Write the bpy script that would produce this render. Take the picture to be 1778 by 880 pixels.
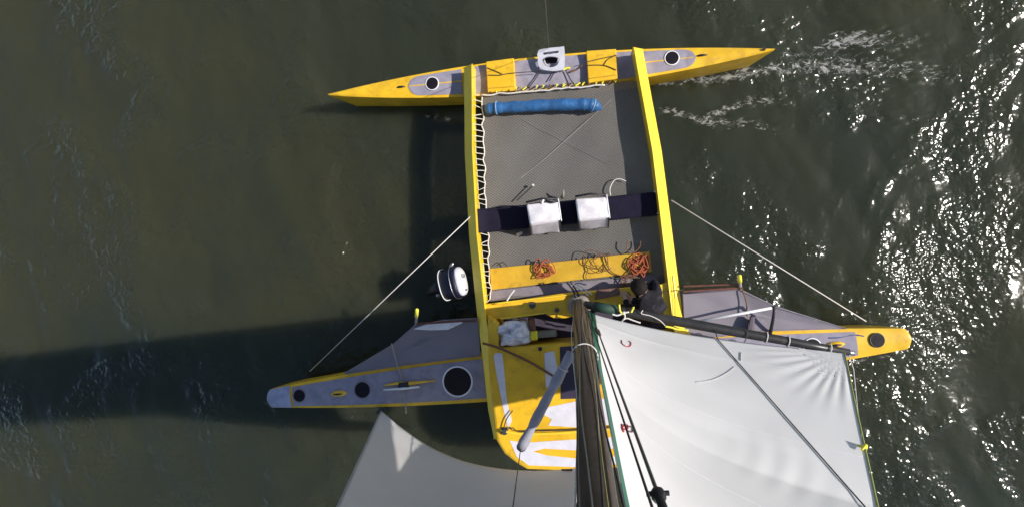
import bpy, bmesh, math, random
import numpy as np
from mathutils import Vector, Matrix
random.seed(7); rng = np.random.default_rng(7)
for o in list(bpy.data.objects): bpy.data.objects.remove(o)
S = bpy.context.scene; COL = S.collection
R = math.radians
# ------------------------------------------------------------------ camera
F = 970.0; W, H = 1778.0, 880.0
NAD = (1000.0, 462.0); YAW = R(5.3); HC = 9.25          # pixel straight below the camera, boat's heading in the picture, height
n = Vector((NAD[0]-W/2, -(NAD[1]-H/2), -F)).normalized()
Zc = -n
Xc = Vector((math.cos(YAW), math.sin(YAW), 0)); Xc = (Xc - Xc.dot(n)*n).normalized()
Yc = Zc.cross(Xc)
RM = Matrix((Xc, Yc, Zc))
cam_d = bpy.data.cameras.new('camera'); cam = bpy.data.objects.new('camera', cam_d); COL.objects.link(cam)
cam_d.sensor_width = 36; cam_d.lens = 36*F/W; cam_d.clip_start = .05; cam_d.clip_end = 5000
mw = RM.to_4x4(); mw.translation = Vector((0, 0, HC)); cam.matrix_world = mw
S.camera = cam
S.render.resolution_x = 1024; S.render.resolution_y = 506
def ray(px, py): return RM @ Vector((px-W/2, -(py-H/2), -F))
def P(px, py, z):
    d = ray(px, py); t = (z-HC)/d.z
    return Vector((d.x*t, d.y*t, z))
# ------------------------------------------------------------------ light
SUN_AZ = R(4.0) - YAW; SUN_EL = R(38.5)                # azimuth from boat +X towards +Y
world = bpy.data.worlds.new('World'); S.world = world; world.use_nodes = True
nt = world.node_tree; bg = nt.nodes['Background']
sky = nt.nodes.new('ShaderNodeTexSky'); sky.sky_type = 'NISHITA'; sky.sun_disc = False
sky.sun_elevation = SUN_EL; sky.sun_rotation = math.pi/2 - SUN_AZ
sky.air_density = 1.0; sky.dust_density = .6; sky.ozone_density = 1.0
nt.links.new(sky.outputs[0], bg.inputs[0]); bg.inputs[1].default_value = .105
sl = bpy.data.lights.new('sun', 'SUN'); sl.energy = 4.7; sl.angle = R(.53); sl.color = (1, .95, .87)
so = bpy.data.objects.new('sun', sl); COL.objects.link(so)
sd = Vector((math.cos(SUN_EL)*math.cos(SUN_AZ), math.cos(SUN_EL)*math.sin(SUN_AZ), math.sin(SUN_EL)))
so.rotation_euler = sd.to_track_quat('Z', 'Y').to_euler(); so.location = (8, 0, 14)
vs = S.view_settings; vs.view_transform = 'Standard'; vs.look = 'None'; vs.gamma = 1; vs.exposure = .32
# ------------------------------------------------------------------ materials
MATS = {}
def mat(name, col, rough=.5, var=.12, vscale=6., bump=0., bscale=40., spec=.5, col2=None, metal=0., coat=0., sub=0.):
    if name in MATS: return MATS[name]
    m = bpy.data.materials.new(name); m.use_nodes = True; t = m.node_tree; b = t.nodes['Principled BSDF']
    tc = t.nodes.new('ShaderNodeTexCoord')
    nz = t.nodes.new('ShaderNodeTexNoise'); nz.inputs['Scale'].default_value = vscale; nz.inputs['Detail'].default_value = 6
    t.links.new(tc.outputs['Object'], nz.inputs['Vector'])
    rp = t.nodes.new('ShaderNodeValToRGB'); c = Vector(col)
    a = c*(1-var); e = Vector(col2) if col2 else Vector([min(1, v*(1+var)) for v in c])
    rp.color_ramp.elements[0].color = (*a, 1); rp.color_ramp.elements[1].color = (*e, 1)
    rp.color_ramp.elements[0].position = .32; rp.color_ramp.elements[1].position = .68
    t.links.new(nz.outputs['Fac'], rp.inputs[0]); t.links.new(rp.outputs[0], b.inputs['Base Color'])
    b.inputs['Roughness'].default_value = rough; b.inputs['Specular IOR Level'].default_value = spec
    b.inputs['Metallic'].default_value = metal; b.inputs['Coat Weight'].default_value = coat
    rr = t.nodes.new('ShaderNodeMapRange'); rr.inputs[3].default_value = max(.02, rough*.75); rr.inputs[4].default_value = min(1, rough*1.25)
    t.links.new(nz.outputs['Fac'], rr.inputs[0]); t.links.new(rr.outputs[0], b.inputs['Roughness'])
    if bump:
        n2 = t.nodes.new('ShaderNodeTexNoise'); n2.inputs['Scale'].default_value = bscale; n2.inputs['Detail'].default_value = 4
        t.links.new(tc.outputs['Object'], n2.inputs['Vector'])
        bp = t.nodes.new('ShaderNodeBump'); bp.inputs['Strength'].default_value = 1; bp.inputs['Distance'].default_value = bump
        t.links.new(n2.outputs['Fac'], bp.inputs['Height']); t.links.new(bp.outputs[0], b.inputs['Normal'])
    MATS[name] = m; return m
YEL = mat('yellow_paint', (.74, .43, .016), .4, .14, 3.5, .0006, 60)
LEM = mat('lemon_paint', (.85, .58, .035), .32, .08, 3.5, .0005, 60)
OCH = mat('faded_yellow_paint', (.56, .33, .022), .42, .16, 3, .0006, 60)
DECK = mat('grey_nonskid', (.27, .245, .30), .75, .16, 7, .003, 160)
WHT = mat('white_paint', (.66, .63, .68), .45, .08, 5, .0006, 50)
PLA = mat('white_plastic', (.72, .71, .72), .4, .05, 6)
HATCH = mat('smoked_hatch', (.012, .008, .012), .4, .2, 12, spec=.2)
NAVY = mat('navy_canvas', (.012, .010, .024), .9, .25, 14, .003, 120, spec=.15)
NET = None
NETG = mat('grey_netting', (.20, .175, .20), .85, .14, 8, .003, 130)
BLK = mat('black_rubber', (.015, .014, .017), .5, .2, 10)
DKR = mat('dark_rope', (.03, .026, .026), .8, .3, 60)
WHR = mat('white_rope', (.62, .58, .54), .85, .18, 70)
ORR = mat('orange_rope', (.36, .085, .035), .8, .3, 40)
BRR = mat('brown_rope', (.16, .07, .035), .8, .3, 40)
YER = mat('yellow_cord', (.75, .68, .06), .7, .15, 40)
BLU = mat('blue_tarp', (.022, .105, .27), .55, .3, 9, .008, 16)
MASTM = mat('brown_varnish', (.075, .055, .045), .4, .35, 5, .001, 40)
BOOMM = mat('dark_spar', (.022, .020, .020), .4, .3, 6)
SAILW = mat('sail_white', (.84, .82, .82), .6, .03, 1.5)
GRN = mat('green_tape', (.004, .10, .055), .5, .2, 8)
CLO = mat('black_cloth', (.012, .011, .015), .9, .3, 14, .018, 16, spec=.15)
SKIN = mat('skin', (.42, .25, .18), .5, .1, 20)
HAIR = mat('dark_hair', (.012, .009, .008), .8, .3, 60, .003, 150, spec=.2)
GREYP = mat('pale_grey_sleeve', (.30, .30, .36), .7, .12, 6, .003, 40)
MOT = mat('motor_cowl', (.008, .008, .022), .35, .2, 8, spec=.25)
RED = mat('red_ink', (.42, .03, .04), .7, .2, 30)
INK = mat('dark_ink', (.10, .05, .06), .7, .2, 30)
STEEL = mat('steel', (.45, .45, .46), .3, .1, 20, metal=.9)
REDB = mat('red_brown_tube', (.13, .045, .03), .6, .3, 15)
BAGW = mat('white_bag_cloth', (.70, .66, .68), .7, .10, 9, .006, 12)
for mname, tw in (('sail_white', .22),):
    m_ = MATS[mname]; t_ = m_.node_tree; tl = t_.nodes.new('ShaderNodeBsdfTranslucent'); tl.inputs[0].default_value = (.8, .78, .78, 1)
    mx_ = t_.nodes.new('ShaderNodeMixShader'); mx_.inputs[0].default_value = tw
    t_.links.new(t_.nodes['Principled BSDF'].outputs[0], mx_.inputs[1]); t_.links.new(tl.outputs[0], mx_.inputs[2]); t_.links.new(mx_.outputs[0], t_.nodes['Material Output'].inputs[0])
def weather(m, dirt, amt, sc, lo, hi):          # dull stains and scuffs over the paint
    t = m.node_tree; b = t.nodes['Principled BSDF']; lk = b.inputs['Base Color'].links[0]; src = lk.from_socket
    tc = t.nodes.new('ShaderNodeTexCoord'); nz = t.nodes.new('ShaderNodeTexNoise'); nz.inputs['Scale'].default_value = sc
    nz.inputs['Detail'].default_value = 9; nz.inputs['Roughness'].default_value = .7; nz.inputs['Distortion'].default_value = .6
    t.links.new(tc.outputs['Object'], nz.inputs['Vector'])
    mr = t.nodes.new('ShaderNodeMapRange'); mr.inputs[1].default_value = lo; mr.inputs[2].default_value = hi; mr.inputs[3].default_value = 0; mr.inputs[4].default_value = amt
    t.links.new(nz.outputs['Fac'], mr.inputs[0]); mx = t.nodes.new('ShaderNodeMix'); mx.data_type = 'RGBA'
    t.links.new(mr.outputs[0], mx.inputs['Factor']); t.links.new(src, mx.inputs['A']); mx.inputs['B'].default_value = (*dirt, 1); t.links.new(mx.outputs['Result'], b.inputs['Base Color'])
for m_ in (YEL, OCH): weather(m_, (.24, .14, .03), .55, 5.5, .53, .72); weather(m_, (.80, .62, .22), .45, 9, .60, .74)
weather(LEM, (.40, .26, .05), .4, 6, .56, .74)
weather(DECK, (.12, .11, .12), .5, 6, .52, .72); weather(WHT, (.40, .36, .33), .5, 7, .54, .74); weather(BAGW, (.40, .37, .38), .5, 8, .5, .7)
weather(CLO, (.035, .032, .042), .8, 9, .5, .6); weather(BOOMM, (.10, .09, .08), .5, 8, .55, .7); weather(MASTM, (.16, .13, .10), .5, 9, .52, .7)
# trampoline: open woven mesh, see-through holes
def mesh_mat(name, col, hole):
    m = bpy.data.materials.new(name); m.use_nodes = True; t = m.node_tree; b = t.nodes['Principled BSDF']
    b.inputs['Roughness'].default_value = .8
    tc = t.nodes.new('ShaderNodeTexCoord'); out = t.nodes['Material Output']
    ws = []
    for ang in (52, -52):
        mp = t.nodes.new('ShaderNodeMapping'); mp.inputs['Rotation'].default_value = (0, 0, R(ang))
        t.links.new(tc.outputs['Object'], mp.inputs[0])
        w = t.nodes.new('ShaderNodeTexWave'); w.wave_type = 'BANDS'; w.inputs['Scale'].default_value = 9.5; w.inputs['Distortion'].default_value = .35
        w.inputs['Detail Scale'].default_value = .6
        t.links.new(mp.outputs[0], w.inputs['Vector']); ws.append(w)
    mul = t.nodes.new('ShaderNodeMath'); mul.operation = 'MULTIPLY'
    t.links.new(ws[0].outputs['Fac'], mul.inputs[0]); t.links.new(ws[1].outputs['Fac'], mul.inputs[1])
    nz = t.nodes.new('ShaderNodeTexNoise'); nz.inputs['Scale'].default_value = 2.5; nz.inputs['Detail'].default_value = 5
    t.links.new(tc.outputs['Object'], nz.inputs['Vector'])
    rp = t.nodes.new('ShaderNodeValToRGB'); c = Vector(col)
    rp.color_ramp.elements[0].color = (*(c*.86), 1); rp.color_ramp.elements[1].color = (*(c*1.12), 1)
    t.links.new(nz.outputs['Fac'], rp.inputs[0]); t.links.new(rp.outputs[0], b.inputs['Base Color'])
    tr = t.nodes.new('ShaderNodeBsdfTransparent'); mx = t.nodes.new('ShaderNodeMixShader')
    mr = t.nodes.new('ShaderNodeMapRange'); mr.inputs[1].default_value = .12; mr.inputs[2].default_value = .6
    mr.inputs[3].default_value = hole*.4; mr.inputs[4].default_value = hole*1.9
    t.links.new(mul.outputs[0], mr.inputs[0]); t.links.new(mr.outputs[0], mx.inputs[0])
    t.links.new(b.outputs[0], mx.inputs[1]); t.links.new(tr.outputs[0], mx.inputs[2]); t.links.new(mx.outputs[0], out.inputs[0])
    return m
TRAMP = mesh_mat('trampoline_mesh', (.150, .138, .128), .26)
SNET = mesh_mat('side_net_mesh', (.215, .19, .22), .06)
# ------------------------------------------------------------------ mesh helpers
class MB:
    def __init__(s): s.v = []; s.f = []
    def add(s, vs, fs):
        k = len(s.v); s.v += [tuple(v) for v in vs]; s.f += [tuple(i+k for i in f) for f in fs]; return s
    def hexa(s, b, t):
        return s.add(list(b)+list(t), [(3, 2, 1, 0), (4, 5, 6, 7), (0, 1, 5, 4), (1, 2, 6, 5), (2, 3, 7, 6), (3, 0, 4, 7)])
    def prism(s, pts, thick):      # thick polygon; pts = upper face, 3D, counter-clockwise seen from above
        m = len(pts); lo = [Vector(p)-Vector((0, 0, thick)) for p in pts]
        return s.add(list(pts)+lo, [tuple(range(m)), tuple(reversed(range(m, 2*m)))] + [(i, i+m, (i+1) % m+m, (i+1) % m) for i in range(m)])
    def tube(s, pts, r, k=6, caps=True):
        pts = [Vector(p) for p in pts]; m = len(pts); rs = r if isinstance(r, (list, tuple)) else [r]*m
        up = None; vs = []
        for i, p in enumerate(pts):
            d = (pts[min(i+1, m-1)]-pts[max(i-1, 0)])
            d = d.normalized() if d.length > 1e-9 else Vector((1, 0, 0))
            if up is None:
                a = Vector((0, 0, 1)) if abs(d.z) < .9 else Vector((1, 0, 0)); up = a
            x = up.cross(d); x = x.normalized() if x.length > 1e-6 else d.orthogonal().normalized(); y = d.cross(x); up = y
            for j in range(k):
                a = 2*math.pi*j/k; vs.append(p+(x*math.cos(a)+y*math.sin(a))*rs[i])
        fs = [(i*k+j, i*k+(j+1) % k, (i+1)*k+(j+1) % k, (i+1)*k+j) for i in range(m-1) for j in range(k)]
        if caps: fs += [tuple(reversed(range(k))), tuple(range((m-1)*k, m*k))]
        return s.add(vs, fs)
    def grid(s, fn, nu, nv):
        vs = [fn(i/nu, j/nv) for j in range(nv+1) for i in range(nu+1)]
        return s.add(vs, [(j*(nu+1)+i, j*(nu+1)+i+1, (j+1)*(nu+1)+i+1, (j+1)*(nu+1)+i) for j in range(nv) for i in range(nu)])
    def disc(s, c, r, h, k=28, nrm=None, r2=None):
        nrm = Vector(nrm or (0, 0, 1)).normalized(); x = nrm.orthogonal().normalized(); y = nrm.cross(x); c = Vector(c); r2 = r if r2 is None else r2
        vs = [c+(x*math.cos(2*math.pi*j/k)+y*math.sin(2*math.pi*j/k))*r for j in range(k)]
        vs += [c+nrm*h+(x*math.cos(2*math.pi*j/k)+y*math.sin(2*math.pi*j/k))*r2 for j in range(k)]
        return s.add(vs, [tuple(reversed(range(k))), tuple(range(k, 2*k))]+[(j, (j+1) % k, (j+1) % k+k, j+k) for j in range(k)])
    def ring(s, c, r, rt, k=36, nrm=None, kk=6):
        nrm = Vector(nrm or (0, 0, 1)).normalized(); x = nrm.orthogonal().normalized(); y = nrm.cross(x); c = Vector(c); vs = []
        for j in range(k):
            d = x*math.cos(2*math.pi*j/k)+y*math.sin(2*math.pi*j/k)
            for q in range(kk):
                a = 2*math.pi*q/kk; vs.append(c+d*(r+rt*math.cos(a))+nrm*rt*math.sin(a))
        return s.add(vs, [(j*kk+q, ((j+1) % k)*kk+q, ((j+1) % k)*kk+(q+1) % kk, j*kk+(q+1) % kk) for j in range(k) for q in range(kk)])
WLOC = {}
def build(name, mb, m, parent=None, smooth=False, bevel=0, solid=0, sub=0, origin=None, label=None):
    vs = np.array(mb.v, dtype=float)
    if origin is None: o0 = (vs.min(0)+vs.max(0))/2; o0[2] = vs[:, 2].min()
    else: o0 = np.array(origin)
    me = bpy.data.meshes.new(name); me.from_pydata((vs-o0).tolist(), [], mb.f); me.update()
    if bevel == 0 or smooth:
        bm = bmesh.new(); bm.from_mesh(me); bmesh.ops.recalc_face_normals(bm, faces=bm.faces) if not solid else None; bm.to_mesh(me); bm.free()
    if smooth: me.polygons.foreach_set('use_smooth', [True]*len(me.polygons))
    ob = bpy.data.objects.new(name, me); COL.objects.link(ob); me.materials.append(m)
    o0 = Vector(o0); WLOC[ob.name] = o0
    if parent is not None: ob.parent = parent; ob.location = o0-WLOC[parent.name]
    else: ob.location = o0
    if solid:
        q = ob.modifiers.new('s', 'SOLIDIFY'); q.thickness = solid; q.offset = 0
    if bevel:
        q = ob.modifiers.new('b', 'BEVEL'); q.width = bevel; q.segments = 2; q.limit_method = 'ANGLE'; q.angle_limit = R(40)
    if sub:
        q = ob.modifiers.new('u', 'SUBSURF'); q.levels = sub; q.render_levels = sub
    if label: ob['label'] = label
    return ob
def tag(o, label, cat, group=None):
    o['label'] = label; o['category'] = cat
    if group: o['group'] = group
    return o
def empty(name, loc, label, cat, group=None):
    o = bpy.data.objects.new(name, None); COL.objects.link(o); o.location = loc; WLOC[o.name] = Vector(loc)
    return tag(o, label, cat, group)
def lerp(a, b, t): return a+(b-a)*t
def spline(pts, m=8):          # Catmull-Rom through points
    pts = [Vector(p) for p in pts]; out = []
    q = [pts[0]*2-pts[1]]+pts+[pts[-1]*2-pts[-2]]
    for i in range(1, len(q)-2):
        a, b, c, d = q[i-1:i+3]
        for j in range(m):
            t = j/m; out.append(.5*((2*b)+(c-a)*t+(2*a-5*b+4*c-d)*t*t+(3*b-a-3*c+d)*t**3))
    return out+[pts[-1]]
def PX(pts, z, m=8): return spline([P(p[0], p[1], p[2] if len(p) > 2 else z) for p in pts], m)
# ------------------------------------------------------------------ water
NX, NY = 960, 620
u = np.linspace(-1, 1, NX); v = np.linspace(-1, 1, NY)
gx = -1.2+13.5*u+900*u**15; gy = 8.5*v+900*v**15
X, Y = np.meshgrid(gx, gy); Zw = np.zeros_like(X)
for i in range(46):
    lam = float(np.exp(rng.uniform(np.log(.28), np.log(4.5)))); th = rng.normal(R(205), .62)
    k = 2*math.pi/lam; amp = .0026*lam**.9*rng.uniform(.6, 1.2)
    ph = k*(X*math.cos(th)+Y*math.sin(th))+rng.uniform(0, 6.28)
    Zw += amp*(np.sin(ph)+.28*np.sin(2*ph+.6))
def gauss(x0, y0, sx, sy, a=0.):
    c, s = math.cos(a), math.sin(a); dx, dy = X-x0, Y-y0
    return np.exp(-((dx*c+dy*s)/sx)**2-((-dx*s+dy*c)/sy)**2)
foam = np.zeros_like(X); rough = np.zeros_like(X)
def fpx(px, py, sx, sy, a, amt, deg=0):
    global foam
    p = P(px, py, 0); foam += amt*gauss(p.x, p.y, sx, sy, R(deg)-0)
def streak(pts, w0, w1, a0, a1):        # foam trail along a line of picture points lying on the water
    global foam
    q = [P(x, y, 0) for x, y in pts]; q = spline(q, 5); M = len(q); best = np.full(X.shape, 1e9); tt = np.zeros_like(X)
    win = (X > min(p.x for p in q)-2) & (X < max(p.x for p in q)+2) & (Y > min(p.y for p in q)-2) & (Y < max(p.y for p in q)+2)
    xs, ys = X[win], Y[win]; bb = np.full(xs.shape, 1e9); ts = np.zeros_like(xs)
    for i in range(M-1):
        p, r = q[i], q[i+1]; dx, dy = r.x-p.x, r.y-p.y; L2 = dx*dx+dy*dy+1e-9
        k = np.clip(((xs-p.x)*dx+(ys-p.y)*dy)/L2, 0, 1); d = np.hypot(xs-p.x-k*dx, ys-p.y-k*dy); m = d < bb
        bb[m] = d[m]; ts[m] = ((i+k)/(M-1))[m]
    foam[win] = np.maximum(foam[win], (a0+(a1-a0)*ts)*np.exp(-(bb/(w0+(w1-w0)*ts))**2)*np.clip(ts*12, 0, 1)*np.clip((1-ts)*6, 0, 1))
streak([(1095, 150), (1180, 143), (1270, 134), (1340, 121), (1420, 116), (1520, 118), (1640, 128), (1720, 140)], .07, .30, 1.05, .66)
streak([(1290, 128), (1380, 142), (1480, 150), (1600, 155)], .08, .22, .55, .5)
streak([(1330, 100), (1400, 92), (1470, 70), (1560, 78), (1660, 70)], .06, .26, .7, .5)
streak([(1135, 188), (1175, 196), (1212, 207), (1250, 196), (1292, 180), (1350, 176), (1390, 190)], .09, .15, 1.05, .7)
streak([(1212, 207), (1260, 214), (1320, 218), (1375, 238)], .15, .12, .95, .55)
streak([(1480, 203), (1540, 206), (1620, 210)], .08, .1, .62, .5)
streak([(735, 203), (765, 205), (800, 210)], .05, .08, 1.0, .7)
streak([(1400, 632), (1480, 625), (1560, 612), (1600, 600)], .05, .12, .8, .6)
streak([(1440, 540), (1500, 552), (1570, 560), (1640, 545), (1740, 520)], .10, .4, .55, .5)
streak([(1585, 590), (1640, 580), (1720, 590)], .10, .3, .7, .45)
streak([(455, 700), (500, 716), (580, 722), (690, 726)], .03, .05, .6, .5)
streak([(580, 190), (640, 196), (720, 195), (800, 190)], .02, .035, .5, .6)
fpx(1270, 465, .9, .28, 0, .42, 8); fpx(1440, 505, .5, .2, 0, .5, 20); fpx(345, 562, .3, .15, 0, .42); fpx(1320, 45, .8, .3, 0, .45); fpx(1480, 60, .8, .4, 0, .42)
# churned water raises small ripples where foam is
for i in range(14):
    lam = rng.uniform(.12, .3); th = rng.uniform(0, 6.28); k = 2*math.pi/lam
    Zw += np.minimum(foam, 1)*.0042*np.sin(k*(X*math.cos(th)+Y*math.sin(th))+rng.uniform(0, 6.28))
me = bpy.data.meshes.new('water'); nvt = NX*NY
co = np.empty((nvt, 3), np.float32); co[:, 0] = X.ravel(); co[:, 1] = Y.ravel(); co[:, 2] = Zw.ravel()
ii = (np.arange(NY-1)[:, None]*NX+np.arange(NX-1)[None, :]).ravel()
quads = np.stack([ii, ii+1, ii+NX+1, ii+NX], 1).astype(np.int32)
me.vertices.add(nvt); me.vertices.foreach_set('co', co.ravel())
me.loops.add(quads.size); me.loops.foreach_set('vertex_index', quads.ravel())
me.polygons.add(len(quads)); me.polygons.foreach_set('loop_start', np.arange(0, quads.size, 4, dtype=np.int32))
me.update(calc_edges=True); me.polygons.foreach_set('use_smooth', np.ones(len(quads), bool))
at = me.attributes.new('foam', 'FLOAT', 'POINT'); at.data.foreach_set('value', foam.ravel().astype(np.float32))
wm = bpy.data.materials.new('river_water'); wm.use_nodes = True; t = wm.node_tree; b = t.nodes['Principled BSDF']
tc = t.nodes.new('ShaderNodeTexCoord')
def noise(scale, det=4, dist=0., rough=.55):
    q = t.nodes.new('ShaderNodeTexNoise'); q.inputs['Scale'].default_value = scale; q.inputs['Detail'].default_value = det
    q.inputs['Distortion'].default_value = dist; q.inputs['Roughness'].default_value = rough
    t.links.new(tc.outputs['Object'], q.inputs['Vector']); return q
def math_(op, a, bb, c=None):
    q = t.nodes.new('ShaderNodeMath'); q.operation = op
    for i, w in enumerate((a, bb, c)):
        if w is None: continue
        if isinstance(w, (int, float)): q.inputs[i].default_value = w
        else: t.links.new(w, q.inputs[i])
    return q.outputs[0]
def rng_(val, a, bb, c, d, smooth=False):
    q = t.nodes.new('ShaderNodeMapRange'); q.interpolation_type = 'SMOOTHSTEP' if smooth else 'LINEAR'
    t.links.new(val, q.inputs[0])
    for i, w in enumerate((a, bb, c, d)): q.inputs[i+1].default_value = w
    return q.outputs[0]
big = noise(.2, 4, .5); rp = t.nodes.new('ShaderNodeValToRGB')
rp.color_ramp.elements[0].color = (.029, .035, .022, 1); rp.color_ramp.elements[1].color = (.042, .043, .022, 1)
rp.color_ramp.elements[0].position = .38; rp.color_ramp.elements[1].position = .62
t.links.new(big.outputs['Fac'], rp.inputs[0])
fa = t.nodes.new('ShaderNodeAttribute'); fa.attribute_name = 'foam'
mpf = t.nodes.new('ShaderNodeMapping'); mpf.inputs['Scale'].default_value = (.55, 1, 1); t.links.new(tc.outputs['Object'], mpf.inputs[0])
fn = noise(15, 8, .8, .74); t.links.new(mpf.outputs[0], fn.inputs['Vector'])
fm = rng_(math_('ADD', fa.outputs['Fac'], math_('MULTIPLY', math_('SUBTRACT', fn.outputs['Fac'], .5), 3.4)), .78, 1.28, 0, 1, True)
fm = math_('MULTIPLY', fm, rng_(fa.outputs['Fac'], .06, .45, 0, .64, True))
mx = t.nodes.new('ShaderNodeMix'); mx.data_type = 'RGBA'; t.links.new(fm, mx.inputs['Factor'])
t.links.new(rp.outputs[0], mx.inputs['A']); mx.inputs['B'].default_value = (.62, .60, .58, 1)
t.links.new(mx.outputs['Result'], b.inputs['Base Color'])
t.links.new(rng_(fm, 0, 1, .15, .6), b.inputs['Roughness']); b.inputs['IOR'].default_value = 1.333
b.inputs['Subsurface Weight'].default_value = 1.0; b.inputs['Subsurface Radius'].default_value = (1, 1, .8); b.inputs['Subsurface Scale'].default_value = 2.4
gust = noise(.55, 3, .6); r1 = noise(4.2, 1, .4); r2 = noise(10.5, 0, .6); r3 = noise(24, 0, .3)
hh = math_('ADD', math_('MULTIPLY', r1.outputs['Fac'], .018), math_('MULTIPLY', r2.outputs['Fac'], .013))
hh = math_('ADD', hh, math_('MULTIPLY', r3.outputs['Fac'], .0045))
hh = math_('MULTIPLY', hh, rng_(gust.outputs['Fac'], .44, .61, .24, 1.9, True))
hh = math_('ADD', hh, math_('MULTIPLY', fm, .012))
bp = t.nodes.new('ShaderNodeBump'); bp.inputs['Distance'].default_value = 1.0; bp.inputs['Strength'].default_value = 1.0
t.links.new(hh, bp.inputs['Height']); t.links.new(bp.outputs[0], b.inputs['Normal'])
me.materials.append(wm); water = bpy.data.objects.new('water', me); COL.objects.link(water); water['kind'] = 'structure'
# ================================================================== THE BOAT
proa = empty('outrigger_sailboat', (0, -.5, 0), 'yellow outrigger sailing boat with mesh trampoline and two white sails', 'sailboat')
class Hull:
    def __init__(s, a, b, prof, zfun, sec, rake):
        s.a, s.b, s.prof, s.zf, s.sec, s.rake = a, b, prof, zfun, sec, rake
        s.c = (a+b)/2; s.L = (b-a).length/2; s.d = ((b-a)/(2*s.L)); s.d.z = 0; s.d.normalize(); s.nn = Vector((-s.d.y, s.d.x, 0))
    def pt(s, u, vv, dz=0, crown=.03):        # on deck: u -1..1 along, vv -1..1 across
        w = s.prof(u); p = s.c+s.d*(u*s.L)+s.nn*(w*vv); return Vector((p.x, p.y, s.zf(u)+crown*(1-vv*vv)+dz))
    def uv(s, px, py, z):
        p = P(px, py, z)-s.c; uu = p.dot(s.d)/s.L; return uu, p.dot(s.nn)/s.prof(max(-1, min(1, uu)))
    def body(s, m=64):
        mb = MB(); us = [math.sin(math.pi/2*(-1+2*i/m)) for i in range(m+1)]; k = None; vs = []
        for uu in us:
            ring = []; w = s.prof(uu); zd = s.zf(uu)
            dk = [1, .8, .5, 0, -.5, -.8, -1]
            for q in dk: ring.append(s.pt(uu, q))
            low = s.sec
            for fz, fw in low: # fz 1 top .. 0 keel
                p = s.c+s.d*(uu*s.L*(1-s.rake*(1-fz)))-s.nn*(w*fw); ring.append(Vector((p.x, p.y, lerp(-.35, zd, fz))))
            p = s.c+s.d*(uu*s.L*(1-s.rake)); ring.append(Vector((p.x, p.y, -.35)))
            for fz, fw in reversed(low):
                p = s.c+s.d*(uu*s.L*(1-s.rake*(1-fz)))+s.nn*(w*fw); ring.append(Vector((p.x, p.y, lerp(-.35, zd, fz))))
            k = len(ring); vs += ring
        fs = [(i*k+j, i*k+(j+1) % k, (i+1)*k+(j+1) % k, (i+1)*k+j) for i in range(m) for j in range(k)]
        fs += [tuple(reversed(range(k))), tuple(range(m*k, (m+1)*k))]
        return mb.add(vs, fs)
    def panel(s, u0, u1, v0, v1, dz=.004, nu=14, nv=6, round_end=0):
        mb = MB()
        def fn(i, j):
            uu = lerp(u0, u1, i); vv = lerp(v0, v1, j); return s.pt(uu, vv, dz)
        return mb.grid(fn, nu, nv)
def hatch(h, px, py, r, parent, lid=HATCH, rim=PLA, name='hatch', rimw=.010):
    uu, vv = h.uv(px, py, h.zf(0)+.02); c = h.pt(uu, vv); 
    build(name+'_rim', MB().ring(c+Vector((0, 0, .008)), r+rimw*.4, rimw), rim, parent, smooth=True)
    build(name+'_lid', MB().disc(c+Vector((0, 0, -.004)), r, .018, 32, r2=r*.97), lid, parent)
def eye_cleat(h, px, py, l, parent, m=BLK):
    uu, vv = h.uv(px, py, h.zf(0)+.02); c = h.pt(uu, vv); d = h.d
    mb = MB().tube([c-d*l, c-d*l*.4+Vector((0, 0, .02)), c+d*l*.4+Vector((0, 0, .02)), c+d*l], [.006, .016, .016, .006], 6)
    build('cleat', mb, m, parent, smooth=True)
# ---- main hull
ZM = .95
A, B_ = P(468, 690, ZM), P(1577, 586, ZM); A.z = B_.z = ZM
mprof = lambda u: .125+.245*max(0, 1-abs(u)**2.3)**.9 if abs(u) < 1 else .125
def mprof(u):
    a = min(1, abs(u)); w = .135+.235*(1-a**2.2)
    if a > .985: w *= math.sqrt(max(.12, 1-((a-.985)/.016)**2))
    return w
MH = Hull(A, B_, mprof, lambda u: ZM+.05*u*u, [(.97, 1.02), (.6, .93), (.27, .70), (.1, .4)], .03)
mh = build('main_hull', MH.body(90), YEL, proa, smooth=True)
mh.data.shade_smooth()
q = mh.modifiers.new('e', 'EDGE_SPLIT'); q.split_angle = R(40)
uL = lambda px: MH.uv(px, 0, ZM)[0]
build('deck_panel', MH.panel(MH.uv(512, 685, ZM)[0], MH.uv(842, 657, ZM)[0], -.84, .80, .006, 40), DECK, mh)
build('deck_panel', MH.panel(MH.uv(1190, 622, ZM)[0], MH.uv(1484, 594, ZM)[0], -.80, .78, .006, 30), DECK, mh)
build('bow_cap', MH.panel(-.998, MH.uv(508, 686, ZM)[0], -.97, .97, .007, 12), mat('blue_grey_paint', (.30, .31, .42), .5, .2, 9), mh)
def band(u0, u1, v0, v1, m, nm, dz=.010): return build(nm, MH.panel(u0, u1, v0, v1, dz, 40, 2), m, mh)
hatch(MH, 523, 684.5, .095, mh, rim=NETG); hatch(MH, 631, 675, .122, mh, rim=NETG); hatch(MH, 795, 661, .215, mh, rimw=.014)
hatch(MH, 1519, 589, .088, mh, rim=BLK); hatch(MH, 1408, 601, .115, mh); 
for (x, y) in ((590, 681.5), (1447, 597)):
    uu, vv = MH.uv(x, y, ZM+.02); c = MH.pt(uu, vv, .004)
    build('cleat_pad', MB().tube([c-MH.d*.13, c-MH.d*.06, c+MH.d*.06, c+MH.d*.13], [.01, .045, .045, .01], 10), YEL, mh, smooth=True)
    build('cleat', MB().tube([c-MH.d*.07+Vector((0, 0, .05)), c+Vector((0, 0, .06)), c+MH.d*.07+Vector((0, 0, .05))], [.008, .016, .008], 6), BLK, mh, smooth=True)
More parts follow.
